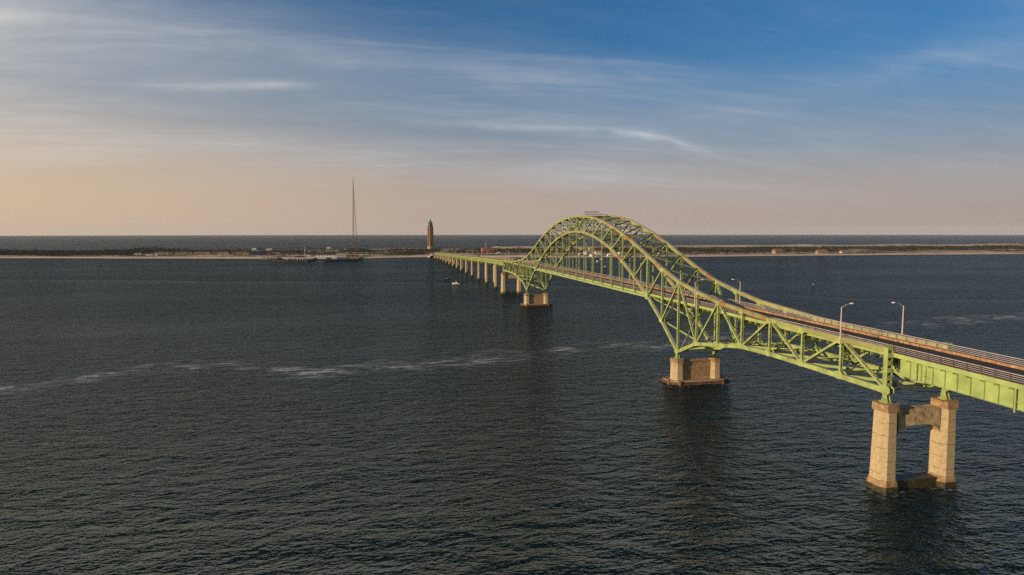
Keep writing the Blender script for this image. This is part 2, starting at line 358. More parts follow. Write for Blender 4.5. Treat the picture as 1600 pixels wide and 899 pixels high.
    nm = t.nodes.new('ShaderNodeVectorMath'); nm.operation = 'NORMALIZE'; t.links.new(cm.outputs[0], nm.inputs[0])
    body = mixc(ramp(wn(0.004, det=3), [(0.35, 0), (0.65, 1)], t), (0.004, 0.014, 0.017), (0.006, 0.015, 0.013), t)
    body = mixc(foam, body, (0.80, 0.76, 0.74), t)
    # a wind-roughened sea never mirrors fully at grazing angles: its reflectance levels off
    fr = t.nodes.new('ShaderNodeFresnel'); fr.inputs[0].default_value = 1.33; t.links.new(nm.outputs[0], fr.inputs[1])
    refl = ramp(fr.outputs[0], [(0.0, 0.0), (0.05, 0.022), (0.12, 0.10), (0.30, 0.33), (1.0, 0.48)], t)
    df_ = t.nodes.new('ShaderNodeBsdfDiffuse'); t.links.new(body, df_.inputs[0])
    gl = t.nodes.new('ShaderNodeBsdfAnisotropic'); gl.distribution = 'GGX'; gl.inputs['Roughness'].default_value = 0.10; gl.inputs[0].default_value = (0.72, 0.88, 0.92, 1)
    t.links.new(nm.outputs[0], gl.inputs['Normal'])
    mx = t.nodes.new('ShaderNodeMixShader'); t.links.new(mth('MULTIPLY', refl, mth('SUBTRACT', 1.0, foam, t), t), mx.inputs[0])
    t.links.new(df_.outputs[0], mx.inputs[1]); t.links.new(gl.outputs[0], mx.inputs[2])
    t.links.new(mx.outputs[0], t.nodes['Material Output'].inputs[0]); t.nodes.remove(b)
    return m
wm = MB(); ring = []
nseg = 96; rad = [0, 60, 200, 600, 2000, 6000, 13500]
cxw, cyw = 154.0, -74.5
wm.v.append((cxw, cyw, 0))
for r_ in rad[1:]:
    for k in range(nseg): wm.v.append((cxw+r_*math.cos(2*math.pi*k/nseg), cyw+r_*math.sin(2*math.pi*k/nseg), 0))
for k in range(nseg): wm.f.append((0, 1+k, 1+(k+1) % nseg))
for i in range(len(rad)-2):
    for k in range(nseg):
        a = 1+i*nseg+k; b_ = 1+i*nseg+(k+1) % nseg; wm.f.append((a, a+nseg, b_+nseg, b_))
water = wm.obj('water', water_material()); tag(water, 'dark rippled inlet water with a thin streak of foam', kind='structure')

# ------------------------------------------------------------ island terrain
north = [(-2200,-1250),(-1500,-1120),(-1100,-1060),(-672,-991),(-467,-934),(-270,-880),(-222,-862),(-105,-862),(-58,-884),(4,-892),(14,-860),(30,-856),(60,-872),(150,-838),(251,-822),(401,-812),(557,-822),(700,-818),(768,-823),(1064,-810),(1600,-800),(3200,-760)]
south = [(-2200,-1500),(-900,-1290),(-647,-1360),(-400,-1400),(100,-1450),(972,-1470),(3200,-1450)]
def ground(x, y):
    n_ = interp(north, y); s_ = interp(south, y)
    n_ += 5*mnoise.noise((y*0.02, 3.1, 0)); a = n_-x; b = x-s_     # a: metres inland from the inlet shore, b: from the ocean
    if min(a, b) < -30: return -2.0
    h = min(2.6, a*0.10, b*0.12)
    nz = mnoise.noise((x*0.012, y*0.010, 0.3))+0.5*mnoise.noise((x*0.03, y*0.025, 5.3))
    if 20 < b < 130:
        w = math.sin(math.pi*(b-20)/110)
        amp = 4.2 if y > 180 else 0.8
        h += w*(amp+2.2*max(-0.6, nz))*(1 if y > 180 else 0.5)
    h += 0.25*nz*min(1, max(0, min(a, b)/40))
    return h
tm = MB()
xs = [-1520+10*i for i in range(78)]
ys = []
y = -2200.0
while y < 3200: ys.append(y); y += 9 if -950 < y < 1800 else 40
for y in ys:
    for x in xs: tm.v.append((x, y, ground(x, y)))
nx_ = len(xs)
for j in range(len(ys)-1):
    for i in range(nx_-1):
        a = j*nx_+i; tm.f.append((a, a+1, a+1+nx_, a+nx_))
def sand_material():
    m = bpy.data.materials.new('sand_and_dune_grass'); m.use_nodes = True; t = m.node_tree; b = t.nodes['Principled BSDF']
    b.inputs['Roughness'].default_value = 0.95; b.inputs['Specular IOR Level'].default_value = 0.1
    g = t.nodes.new('ShaderNodeNewGeometry'); sp = t.nodes.new('ShaderNodeSeparateXYZ'); t.links.new(g.outputs['Position'], sp.inputs[0])
    def wn(scale, sc, det=7, rough=0.65):
        mp = t.nodes.new('ShaderNodeMapping'); mp.inputs['Scale'].default_value = sc
        t.links.new(g.outputs['Position'], mp.inputs[0]); n = t.nodes.new('ShaderNodeTexNoise'); n.inputs['Scale'].default_value = scale
        n.inputs['Detail'].default_value = det; n.inputs['Roughness'].default_value = rough
        t.links.new(mp.outputs[0], n.inputs[0]); return n.outputs[0]
    gr = ramp(wn(0.02, (1, 0.5, 1)), [(0.42, 0), (0.56, 1)], t)
    hgt = ramp(mth('DIVIDE', sp.outputs[2], 6.0, t), [(0.27, 0), (0.40, 1), (0.52, 0.9), (0.68, 0.3)], t)
    sand = mixc(wn(0.05, (1, 1, 1)), (0.52, 0.36, 0.22), (0.74, 0.56, 0.38), t)
    grass = mixc(ramp(wn(0.06, (1, 0.6, 1)), [(0.35, 0), (0.65, 1)], t), (0.045, 0.042, 0.016), (0.15, 0.115, 0.045), t)
    wetc = mixc(ramp(mth('DIVIDE', sp.outputs[2], 1.0, t), [(0.15, 0), (0.55, 1)], t), (0.10, 0.06, 0.035), sand, t)
    t.links.new(mixc(mth('MULTIPLY', gr, hgt, t), wetc, grass, t), b.inputs['Base Color'])
    return m
SANDM = sand_material()
isl = tm.obj('terrain', SANDM, smooth=True); tag(isl, 'low sandy barrier island with beaches and dunes', kind='structure')

# ------------------------------------------------------------ bridge geometry
P = 10.17; WID = 10.53
Tz = {7:21.6,6:21.6,5:21.75,4:22.1,3:22.75,2:23.4,1:24.85,0:26.6,-1:29.4,-2:32.6,-3:36.0,-4:38.95,-5:41.5,-6:43.45,-7:44.8,-8:45.6,-9:45.9}
Bz = {7:15.3,6:15.35,5:15.4,4:15.35,3:15.0,2:13.5,1:12.1,0:8.2,-1:15.1,-2:21.0,-3:25.9,-4:30.2,-5:33.8,-6:36.4,-7:38.3,-8:39.5,-9:39.95}
TIE = 20.8
sy = lambda n: max(n, -18-n)
T = lambda n: Tz[sy(n)]
B = lambda n: Bz[sy(n)]
prof = [(0,21.75),(60,21.72),(110,21.5),(163,21.15),(205,20.65),(250,19.75),(291,18.72),(341,17.5),(400,16.15),(452,14.95),(524,13.35),(624,11.1),(705,9.4),(760,8.3),(900,5.2)]
def zf(x): return smooth_interp(prof, abs(x+91.53))           # top of the deck edge beam
X_END = -856.0; X_NEAR = 205.0

bridge = thing('arch_bridge', 'long pale green steel arch bridge crossing the inlet on concrete piers', 'bridge')

def laced(mb, p, q, w, h, step=0.9, bl=0.17):
    """built-up member: two plates parallel to the truss plane tied by battens, seen open from the sides"""
    p = Vector(p); q = Vector(q); d = (q-p); ln = d.length; d.normalize()
    yv = Vector((0, 1, 0)); up = d.cross(yv).normalized()
    for s_ in (-1, 1):
        mb.bar(p+yv*s_*(w/2-0.03), q+yv*s_*(w/2-0.03), 0.06, h, side=(0, 1, 0))
    n = max(2, int(ln/step))
    for i in range(n+1):
        c = p+d*(ln*i/n)
        for s_ in (-1, 1):
            a = c+up*s_*(h/2-0.02)
            mb.bar(a-d*bl, a+d*bl, w-0.125, 0.03, side=(0, 1, 0))
def gusset(mb, x, y, z, sx, sz):
    for s_ in (-1, 1):
        Y = y+s_*0.40
        vs = []
        for yy in (Y-0.02, Y+0.02):
            for a, b in ((-.5,-.25),(-.25,-.5),(.25,-.5),(.5,-.25),(.5,.25),(.25,.5),(-.25,.5),(-.5,.25)):
                vs.append((x+a*sx, yy, z+b*sz))
        mb.add(vs, [tuple(range(7, -1, -1)), tuple(range(8, 16))]+[(k, (k+1) % 8, (k+1) % 8+8, k+8) for k in range(8)])
for side, y in (('near', 0.0), ('far', WID)):
    c = MB()
    for n in range(-25, 7):
        c.bar((n*P, y, T(n)), ((n+1)*P, y, T(n+1)), 0.78, 0.82)
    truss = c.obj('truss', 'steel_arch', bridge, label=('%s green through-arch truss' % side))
    for n in range(-25, 8):
        x = n*P
        for (zz, sx, sz, ok) in ((T(n)-0.25, 1.7, 1.1, abs(n+9) < 16), (B(n)+0.15, 2.1, 1.3, not (-15 <= n <= -3)), (B(n), 1.6, 1.05, -15 <= n <= -3)):
            if ok: g = MB(); gusset(g, x, y, zz, sx, sz); g.obj('gusset_plate', 'steel', truss)
        if n in (-2, -16): g = MB(); g.box((x, y, 21.25), (1.75, 0.86, 2.4)); g.obj('corner_joint', 'steel', truss)
    for rng_ in (list(range(-25, -16)), list(range(-2, 7))):
        c = MB()
        for n in rng_:
            h_ = 0.72 if n in (-18, -17, -2, -1) else 0.85
            c.bar((n*P, y, B(n)), ((n+1)*P, y, B(n+1)), 0.72, h_)
        c.obj('bottom_chord', 'steel', truss)
    c = MB()
    for n in range(-16, -2): c.bar((n*P, y, B(n)), ((n+1)*P, y, B(n+1)), 0.76, 0.85)
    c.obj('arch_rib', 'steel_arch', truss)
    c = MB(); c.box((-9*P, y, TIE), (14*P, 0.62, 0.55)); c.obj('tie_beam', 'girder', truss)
    for n in (7, -25):
        c = MB(); x = n*P
        laced(c, (x, y, B(n)-0.3), (x, y, T(n)+0.38), 0.92, 0.85, 1.1, 0.37); c.obj('end_post', 'steel', truss)
    for n in range(-24, 7):
        x = n*P; c = MB()
        if -15 <= n <= -3: laced(c, (x, y, B(n)+0.3), (x, y, T(n)-0.3), 0.46, 0.36)
        elif n in (-2, -16): laced(c, (x, y, 22.3), (x, y, T(n)-0.3), 0.6, 0.6)
        else: laced(c, (x, y, B(n)+0.3), (x, y, T(n)-0.3), 0.48, 0.52 if n in (0, -18) else 0.40)
        c.obj('vertical', 'steel', truss)
        if -15 <= n <= -3:
            c = MB(); laced(c, (x, y, TIE), (x, y, B(n)-0.3), 0.40, 0.34); c.obj('hanger', 'steel', truss)
    def diag(a, za, b, zb, w=0.46, h=0.40):
        p = Vector((a*P, y, za)); q = Vector((b*P, y, zb)); d = (q-p).normalized()
        c = MB(); laced(c, p+d*0.6, q-d*0.6, w, h); c.obj('diagonal', 'steel', truss)
    for n in range(-9, 7):
        m_ = n+1
        if n in (6, 4, 2, 0): pair = ((n, 't'), (m_, 'b'))
        elif n > 0: pair = ((n, 'b'), (m_, 't'))
        else: pair = ((n, 'b'), (m_, 't'))
        for mir in (0, 1):
            (a, ka), (b, kb) = pair
            za = T(a) if ka == 't' else B(a); zb = T(b) if kb == 't' else B(b)
            if mir: a, b = -18-a, -18-b
            diag(a, za, b, zb)

# bracing between the trusses
def strut(mb, x, z, depth=0.85, y0=0.38, y1=WID-0.38, n=9):
    for dz in (0, -depth): mb.bar((x, y0, z+dz), (x, y1, z+dz), 0.28, 0.16, side=(1, 0, 0))
    for i in range(n):
        a = y0+(y1-y0)*i/n; b = y0+(y1-y0)*(i+1)/n
        mb.bar((x, a, z-(0 if i % 2 else depth)), (x, b, z-(depth if i % 2 else 0)), 0.10, 0.10, side=(1, 0, 0))
def xb(mb, p, q, r, s, w=0.26, h=0.22):
    mb.bar(p, s, w, h, side=(0.3, 0.1, 1)); mb.bar(Vector(q)+Vector((0, 0, 0.02)), Vector(r)+Vector((0, 0, 0.02)), w, h, side=(0.3, 0.1, 1))
ya, yb = 0.42, WID-0.42
for n in range(-18, 1):
    x = n*P; c = MB(); strut(c, x, T(n)-0.12)
    if -15 <= n <= -3:
        if B(n) > 27: strut(c, x, B(n)+0.4)
        top = T(n)-1.0; bot = max(B(n)+0.4, 27.4)
        if -14 <= n <= -4:
            c.bar((x, ya, top), (x, yb, bot), 0.2, 0.2); c.bar((x+0.22, yb, top), (x+0.22, ya, bot), 0.2, 0.2)
        else:
            for s_, e_ in ((ya, 2.6), (yb, WID-2.6)): c.bar((x, s_, T(n)-3.0), (x, e_, T(n)-0.95), 0.22, 0.2)
    else:
        lo = T(n)-2.4
        for s_, e_ in ((ya, 2.0), (yb, WID-2.0)): c.bar((x, s_, lo), (x, e_, T(n)-0.95), 0.22, 0.2)
    c.obj('sway_frame', 'steel_shaded', bridge)
for n in range(-18, 0):
    a, b = n*P, (n+1)*P; c = MB()
    xb(c, (a, ya, T(n)), (a, yb, T(n)), (b, ya, T(n+1)), (b, yb, T(n+1)), 0.32, 0.30)
    c.obj('top_lateral_brace', 'steel_shaded', bridge)
    if -14 <= n <= -5:
        c = MB(); xb(c, (a, ya, B(n)), (a, yb, B(n)), (b, ya, B(n+1)), (b, yb, B(n+1)), 0.32, 0.30)
        c.obj('arch_lateral_brace', 'steel_shaded', bridge)
for n in list(range(-25, -16))+list(range(-1, 8)):
    x = n*P; c = MB(); z0 = B(n)+0.35; z1 = zf(x)-1.6
    strut(c, x, z0+0.3, 0.6)
    if z1-z0 > 2.5:
        if z1-z0 > 8:
            zm = (z0+z1)/2; strut(c, x, zm+0.2, 0.5)
            for lo, hi in ((z0, zm), (zm, z1)):
                c.bar((x, ya, lo), (x, yb, hi), 0.16, 0.16); c.bar((x+0.18, yb, lo), (x+0.18, ya, hi), 0.16, 0.16)
        else:
            c.bar((x, ya, z0), (x, yb, z1), 0.16, 0.16); c.bar((x+0.18, yb, z0), (x+0.18, ya, z1), 0.16, 0.16)
    c.obj('sway_frame', 'steel_shaded', bridge)
for n in list(range(-25, -16))+list(range(-2, 7)):
    if n == -17: continue
    a, b = n*P, (n+1)*P; c = MB()
    w_ = 0.5 if n >= 0 or n < -18 else 0.36
    xb(c, (a, ya, B(n)), (a, yb, B(n)), (b, ya, B(n+1)), (b, yb, B(n+1)), w_, 0.2)
    c.obj('bottom_lateral_brace', 'girder', bridge)

# deck
RY0, RY1 = 0.62, WID-0.62
def sweep(mb, prof_yz, xs_, mi=0):
    rings = [[(x, y, zf(x)+dz) for y, dz in prof_yz] for x in xs_]
    mb.loft(rings, mi)
dx = [X_NEAR-4.07*i for i in range(int((X_NEAR-X_END)/4.07)+1)]+[X_END]
c = MB()
sweep(c, [(RY0+0.5, -0.42), (RY0+0.5, -0.16), (RY1-0.5, -0.16), (RY1-0.5, -0.42)], dx)
deck = c.obj('road_deck', 'asphalt', bridge)
for s_, nm in ((0, 'kerb'), (1, 'kerb')):
    c = MB()
    if s_ == 0: sweep(c, [(0.56, -0.42), (0.56, 0.0), (0.56+0.7, 0.0), (0.56+0.7, -0.42)], dx)
    else: sweep(c, [(WID-1.35, -0.42), (WID-1.30, 0.20), (WID-0.52, 0.20), (WID-0.52, -0.42)], dx)
    c.obj('kerb', 'kerb', deck)
for s_ in (0, 1):
    c = MB()
    fx0, fx1 = (0.50, 0.555)
    for seg in ([x for x in dx],):
        if s_ == 0: sweep(c, [(fx0, -0.62), (fx0, 0.03), (fx1, 0.03), (fx1, -0.62)], seg)
        else: sweep(c, [(WID-fx1, -0.62), (WID-fx1, 0.03), (WID-fx0, 0.03), (WID-fx0, -0.62)], seg)
    c.obj('edge_beam', 'girder', deck)
c = MB()
for yl in (WID/2-0.12, WID/2+0.12):
    for i in range(len(dx)-1):
        a, b = dx[i], dx[i+1]
        c.add([(a, yl-0.06, zf(a)-0.156), (a, yl+0.06, zf(a)-0.156), (b, yl+0.06, zf(b)-0.156), (b, yl-0.06, zf(b)-0.156)], [(0, 1, 2, 3)])
LINE = mat('road_line_paint', (0.42, 0.27, 0.06), 0.8, 0.2, 1.0)
c.obj('centre_line', LINE, deck)
for yl in (1.9, 3.6, WID/2, WID-3.6, WID-1.9):
    c = MB()
    xs_t = [x for x in dx if -254 <= x <= 71.5]
    sweep(c, [(yl-0.12, -1.05), (yl-0.12, -0.425), (yl+0.12, -0.425), (yl+0.12, -1.05)], xs_t); c.obj('stringer', 'steel_shaded', deck)
for n in range(-25, 8):
    x = n*P; z = zf(x); c = MB()
    c.bar((x, 0.38, z-1.35), (x, WID-0.38, z-1.35), 0.12, 1.05, side=(1, 0, 0))
    for dz in (-0.85, -1.87): c.bar((x, 0.38, z+dz), (x, WID-0.38, z+dz), 0.45, 0.06, side=(1, 0, 0))
    c.obj('floor_beam', 'steel_shaded', deck)
    if n < 7:
        c = MB()
        for k in range(1, 5):
            xx = x+P*k/5; zz = zf(xx)
            c.box((xx, 0.62, zz-0.85), (0.10, 0.5, 0.55)); c.box((xx, WID-0.62, zz-0.85), (0.10, 0.5, 0.55))
            c.box((xx, WID/2, zz-0.72), (0.08, WID-3.0, 0.35))
        c.obj('bracket', 'steel', deck)

# railings
for s_, y in ((0, RY0), (1, RY1)):
    c = MB()
    for dz, w_, h_ in ((1.10, 0.12, 0.09), (0.82, 0.05, 0.06), (0.57, 0.05, 0.06), (0.32, 0.05, 0.06)):
        sweep(c, [(y-w_/2, dz-h_/2), (y-w_/2, dz+h_/2), (y+w_/2, dz+h_/2), (y+w_/2, dz-h_/2)], dx)
    rl = c.obj('railing', 'rail', bridge)
    rest = MB(); k = 0; x = 95.0
    px_ = [X_NEAR-1-2.034*i for i in range(int((X_NEAR-1-X_END)/2.034))]
    for x in px_:
        z = zf(x)
        yy = y+(0.075 if s_ == 0 else -0.075)
        yo = -0.085 if s_ == 0 else 0.085
        if -5 < x < 95:
            p_ = MB(); p_.box((x, y+yo, z+0.56), (0.17, 0.05, 1.10)); p_.obj('railing_post', 'post', rl)
        else: rest.box((x, y+yo, z+0.56), (0.17, 0.05, 1.10))
    tag(rest.obj('railing_post', 'post', rl), kind='stuff')

# approach spans: girders and two-column piers
pier_x_far = [-297-43*k for k in range(13)]
pier_x_near = [114.0, 157.0, 200.0]
def girder_span(xa, xb_):
    n_ = max(2, round(abs(xb_-xa)/2.034)); xs_ = [xa+(xb_-xa)*i/n_ for i in range(n_+1)]
    for y in (1.55, WID-1.55):
        c = MB(); s_ = -1 if y < 5 else 1
        D = 3.35 if abs(xa+91) < 330 else 3.1
        sweep(c, [(y-0.03, -D), (y-0.03, -0.44), (y+0.03, -0.44), (y+0.03, -D)], xs_)
        for dz, w_ in ((-D, 0.55), (-0.50, 0.5)):
            sweep(c, [(y-w_/2, dz-0.03), (y-w_/2, dz+0.03), (y+w_/2, dz+0.03), (y+w_/2, dz-0.03)], xs_)
        for x in xs_[1:-1]:
            z = zf(x); c.box((x, y+s_*0.14, z-D/2-0.22), (0.09, 0.22, D-0.56))
            c.box((x, y+s_*0.55, z-0.72), (0.10, 0.95, 0.34))
            c.box((x, y-s_*0.14, z-D/2-0.22), (0.04, 0.22, D-0.56))
        c.obj('girder', 'girder', bridge)
    c = MB()
    for i, x in enumerate(xs_):
        if i % 3 == 0 or i == len(xs_)-1:
            z = zf(x); xo = x+(0.05 if i == 0 else -0.05 if i == len(xs_)-1 else 0)
            c.box((xo, WID/2, z-0.95), (0.10, WID-3.2, 0.6)); c.box((xo, WID/2, z-3.0), (0.12, WID-3.7, 0.2))
            c.bar((xo, 1.8, z-3.0), (xo, WID-1.8, z-1.2), 0.1, 0.1); c.bar((xo+0.12, WID-1.8, z-3.0), (xo+0.12, 1.8, z-1.2), 0.1, 0.1)
    c.obj('cross_bracing', 'steel_shaded', bridge)
ends = [-254.9]+pier_x_far+[X_END]
for a, b in zip(ends, ends[1:]): girder_span(a-0.03, b+0.03)
ends = [71.9]+pier_x_near
for a, b in zip(ends, ends[1:]): girder_span(a+0.03, b-0.03)
c = MB(); c.box((72.1, WID/2, 19.0), (0.10, 6.6, 3.0)); c.obj('end_diaphragm', 'steel_shaded', bridge)

def octo(cx, cy, z, ax, ay, ch):
    x, y = ax/2, ay/2
    return [(cx-x+ch,cy-y,z),(cx+x-ch,cy-y,z),(cx+x,cy-y+ch,z),(cx+x,cy+y-ch,z),(cx+x-ch,cy+y,z),(cx-x+ch,cy+y,z),(cx-x,cy+y-ch,z),(cx-x,cy-y+ch,z)]
def bearing(mb, x, y, z0, z1):
    mb.box((x, y, z0+0.08), (1.5, 1.2, 0.16))
    for s_ in (-1, 1):
        mb.add([(x-0.65,y+s_*0.28-0.04,z0+0.16),(x+0.65,y+s_*0.28-0.04,z0+0.16),(x+0.25,y+s_*0.28-0.04,z1),(x-0.25,y+s_*0.28-0.04,z1),
                (x-0.65,y+s_*0.28+0.04,z0+0.16),(x+0.65,y+s_*0.28+0.04,z0+0.16),(x+0.25,y+s_*0.28+0.04,z1),(x-0.25,y+s_*0.28+0.04,z1)],
               [(0,1,2,3),(7,6,5,4),(0,4,5,1),(1,5,6,2),(2,6,7,3),(3,7,4,0)])
    for k in (-0.35, 0, 0.35): mb.box((x+k, y, z0+0.45), (0.06, 0.95, 0.56))
    mb.cyl((x, y-0.5, z1-0.1), (x, y+0.5, z1-0.1), 0.16)
def tall_pier(x, label):
    c = MB(); zt = 13.45
    # arched beam between the legs
    n_ = 14; y0, y1 = 1.5, WID-1.5; top = []; bot = []
    for i in range(n_+1):
        y = y0+(y1-y0)*i/n_; u = abs(2*i/n_-1)
        top.append((y, zt-1.0)); bot.append((y, zt-3.5-1.3*u**4))
    for xx in (x-0.9, x+0.9): c.v += [(xx, a, b) for a, b in top]+[(xx, a, b) for a, b in bot]
    m_ = n_+1; o2 = 2*m_
    for i in range(n_):
        c.f += [(i, i+1, m_+i+1, m_+i), (o2+i+1, o2+i, o2+m_+i, o2+m_+i+1), (i+1, i, o2+i, o2+i+1), (m_+i, m_+i+1, o2+m_+i+1, o2+m_+i)]
    c.mi = [0]*len(c.f)
    pier = c.obj('pier', 'stain', bridge, label=label)
    for y in (0.0, WID):
        c = MB(); c.loft([octo(x, y, 1.6, 3.45, 3.1, 0.8), octo(x, y, 12.3, 3.0, 2.75, 0.72)]); c.obj('column', 'concrete', pier)
        c = MB(); c.loft([octo(x, y, 12.302, 3.2, 2.95, 0.5), octo(x, y, zt, 3.2, 2.95, 0.5)]); c.obj('cap', 'cap', pier)
        c = MB(); bearing(c, x, y, zt, 15.0); c.obj('bearing', 'steel', pier)
        c = MB(); c.loft([octo(x, y, 0.85, 3.95, 3.6, 0.8), octo(x, y, 1.75, 3.6, 3.3, 0.8)]); c.obj('base', 'cap', pier)
        c = MB(); c.loft([octo(x, y, -2, 4.15, 3.8, 0.8), octo(x, y, 0.848, 4.05, 3.7, 0.8)]); c.obj('footing', 'wet', pier)
    c = MB(); c.box((x, WID/2, 0.0), (2.3, WID-3.0, 2.9)); c.obj('base_wall', 'wet', pier)
tall_pier(7*P, 'tall concrete portal pier nearest the camera')
tall_pier(-25*P, 'tall concrete portal pier at the far end of the arch trusses')
def main_pier(x, label):
    c = MB(); c.box((x, WID/2, 3.25), (1.7, WID-2.0, 4.9)); c.box((x, WID/2, 5.85), (2.1, WID-2.6, 0.25), 0)
    pier = c.obj('pier', 'cap', bridge, label=label)
    for y in (0.0, WID):
        c = MB(); c.loft([octo(x, y, 0.95, 3.45, 3.2, 0.9), octo(x, y, 5.4, 3.25, 3.05, 0.85)]); c.obj('column', 'concrete', pier)
        c = MB(); c.loft([octo(x, y, 5.402, 3.5, 3.3, 0.85), octo(x, y, 6.5, 3.5, 3.3, 0.85)]); c.obj('cap', 'cap', pier)
        c = MB(); bearing(c, x, y, 6.5, 8.0); c.obj('bearing', 'steel', pier)
    def hexr(z, g_, in_=0):
        a, b0, b1 = 3.2+g_, -2.7-g_, WID+2.7+g_; k = 1.9
        return [(x-a+k,b0,z),(x+a-k,b0,z),(x+a,b0+k+0.4,z),(x+a,b1-k-0.4,z),(x+a-k,b1,z),(x-a+k,b1,z),(x-a,b1-k-0.4,z),(x-a,b0+k+0.4,z)]
    c = MB(); c.loft([hexr(-2, 0), hexr(0.95, 0)]); c.obj('footing', 'cap', pier)
    c = MB(); rg = hexr(0, 0.32)
    for z in (0.28, 0.78):
        for i in range(8):
            a = Vector(rg[i]); b = Vector(rg[(i+1) % 8]); a.z = b.z = z
            c.bar(a, b, 0.3, 0.3, side=(0, 0, 1), mi=0)
    for i in range(8): c.cyl((rg[i][0], rg[i][1], -1.5), (rg[i][0], rg[i][1], 1.2), 0.36, 0.34, 10)
    c.obj('fender', mat('fender_timber', (0.17, 0.085, 0.04), 0.9, 0.35, 1.5), pier)
    c = MB()
    for i in (0, 1, 2, 7):
        a = Vector(rg[i]); b = Vector(rg[(i+1) % 8]); a.z = b.z = 1.0; c.bar(a.lerp(b, 0.12), b.lerp(a, 0.12), 0.14, 0.2, side=(0, 0, 1))
    c.obj('fender_rail', 'rail', pier)
main_pier(0.0, 'low main pier under the near arch bearing')
main_pier(-18*P, 'low main pier under the far arch bearing')
for x in pier_x_far+pier_x_near:
    z = zf(x)-3.45
    c = MB(); c.box((x, WID/2, z-0.9), (1.3, 5.0, 1.2)); pier = c.obj('pier', 'concrete', bridge)
    for y in (2.2, WID-2.2):
        c = MB(); c.loft([octo(x, y, 1.3, 2.1, 1.9, 0.45), octo(x, y, z-0.1, 1.8, 1.7, 0.4)]); c.obj('column', 'concrete', pier)
        c = MB(); c.loft([octo(x, y, -2, 3.2, 2.9, 0.6), octo(x, y, 1.3, 3.0, 2.7, 0.6)]); c.obj('footing', 'wet', pier)
        c = MB(); c.box((x, 1.55 if y < 5 else WID-1.55, z+0.0), (1.0, 0.7, 0.24)); c.obj('bearing', 'steel_shaded', pier)
# abutment
c = MB(); c.box((X_END-6, WID/2, 2.6), (12, WID+1.5, 6.4)); c.obj('abutment', 'concrete', bridge)
c = MB(); c.box((X_END-0.45, WID/2, zf(X_END)-2.2), (0.8, WID-0.6, 3.4)); c.obj('abutment_wall', 'concrete', bridge)
# platform on the crest of the arch
c = MB(); x0 = -8*P-2.5; z = 46.45
c.box((x0, WID/2+0.4, z), (1.6, 8.2, 0.12))
for sx in (-0.75, 0.75):
    for i in range(5): c.box((x0+sx, 0.9+i*1.3, z+0.6), (0.07, 0.07, 1.15))
    c.box((x0+sx, 3.5, z+1.17), (0.06, 5.3, 0.06)); c.box((x0+sx, 3.5, z+0.65), (0.05, 5.3, 0.05))
c.obj('inspection_platform', 'timber', bridge)
# drain pipe with ladder rungs on the near girder
for x in (90.4, 75.3):
    c = MB(); z = zf(x)
    c.cyl((x, 1.1, z-0.6), (x, 1.1, z-3.75), 0.10, n=8); c.box((x+0.75, 1.25, z-2.4), (1.5, 0.06, 0.08)); c.cyl((x+1.5, 1.15, z-0.8), (x+1.5, 1.15, z-3.4), 0.05, n=6)
    c.obj('drain_pipe', 'girder', bridge)

# ------------------------------------------------------------ street lamps on the bridge
def lamp(x, side, label, h=6.1):
    y = -0.55 if side < 0 else WID+0.55
    z = zf(x)-0.3
    t = thing('street_lamp', label, 'street lamp', (x, y, z), 0 if side < 0 else math.pi, 'street lamps along the bridge')
    c = MB(); c.cyl((0, 0, 0), (0, 0, h), 0.13, 0.085, 10); c.box((0, 0.0, 0.2), (0.34, 0.34, 0.4)); c.box((0, 0.45, 0.12), (0.2, 0.7, 0.24))
    c.obj('pole', 'lamp', t)
    c = MB()
    c.cyl((0, 0, h-0.12), (0, 0.9, h+0.38), 0.05, n=6); c.cyl((0, 0.9, h+0.38), (0, 1.6, h+0.5), 0.05, n=6)
    c.obj('arm', 'lamp', t)
    c = MB(); rings = []
    for u, r1, r2 in ((0,0.07,0.06),(0.15,0.15,0.11),(0.4,0.21,0.14),(0.7,0.18,0.12),(0.86,0.05,0.04)):
        rings.append([(math.cos(a)*r1, 1.5+u, h+0.52+math.sin(a)*r2) for a in [2*math.pi*k/10 for k in range(10)]])
    c.loft(rings); c.obj('lamp_head', 'white', t, smooth=True)
    return t
near_l = [(6*P+0.3,'grey lamp post at the near truss rail, close to the end of the truss'),(1*P-0.2,'near side lamp post rising in front of the truss just right of the main pier'),
          (-19*P,'near side lamp post just beyond the far end of the arch'),(-24*P,'near side lamp post at the far end of the trusses'),
          (-345,'first near side lamp post on the far approach beyond the trusses'),(-441,'second near side lamp post on the far approach'),
          (-541,'third near side lamp post on the far approach'),(-640,'fourth near side lamp post on the far approach'),(-740,'fifth near side lamp post on the far approach, closest to the island')]
far_l = [(6*P+0.6,'far side lamp post standing clear against the water, rightmost of all'),(1*P+0.5,'far side lamp post behind the sloping top chord of the near arch end'),
         (-294,'first far side lamp post on the far approach beyond the trusses'),(-393,'second far side lamp post on the far approach'),
         (-490,'third far side lamp post on the far approach'),(-590,'fourth far side lamp post on the far approach'),(-690,'fifth far side lamp post on the far approach, closest to the island')]
for x, lb in near_l: lamp(x, -1, lb)
for x, lb in far_l: lamp(x, 1, lb)

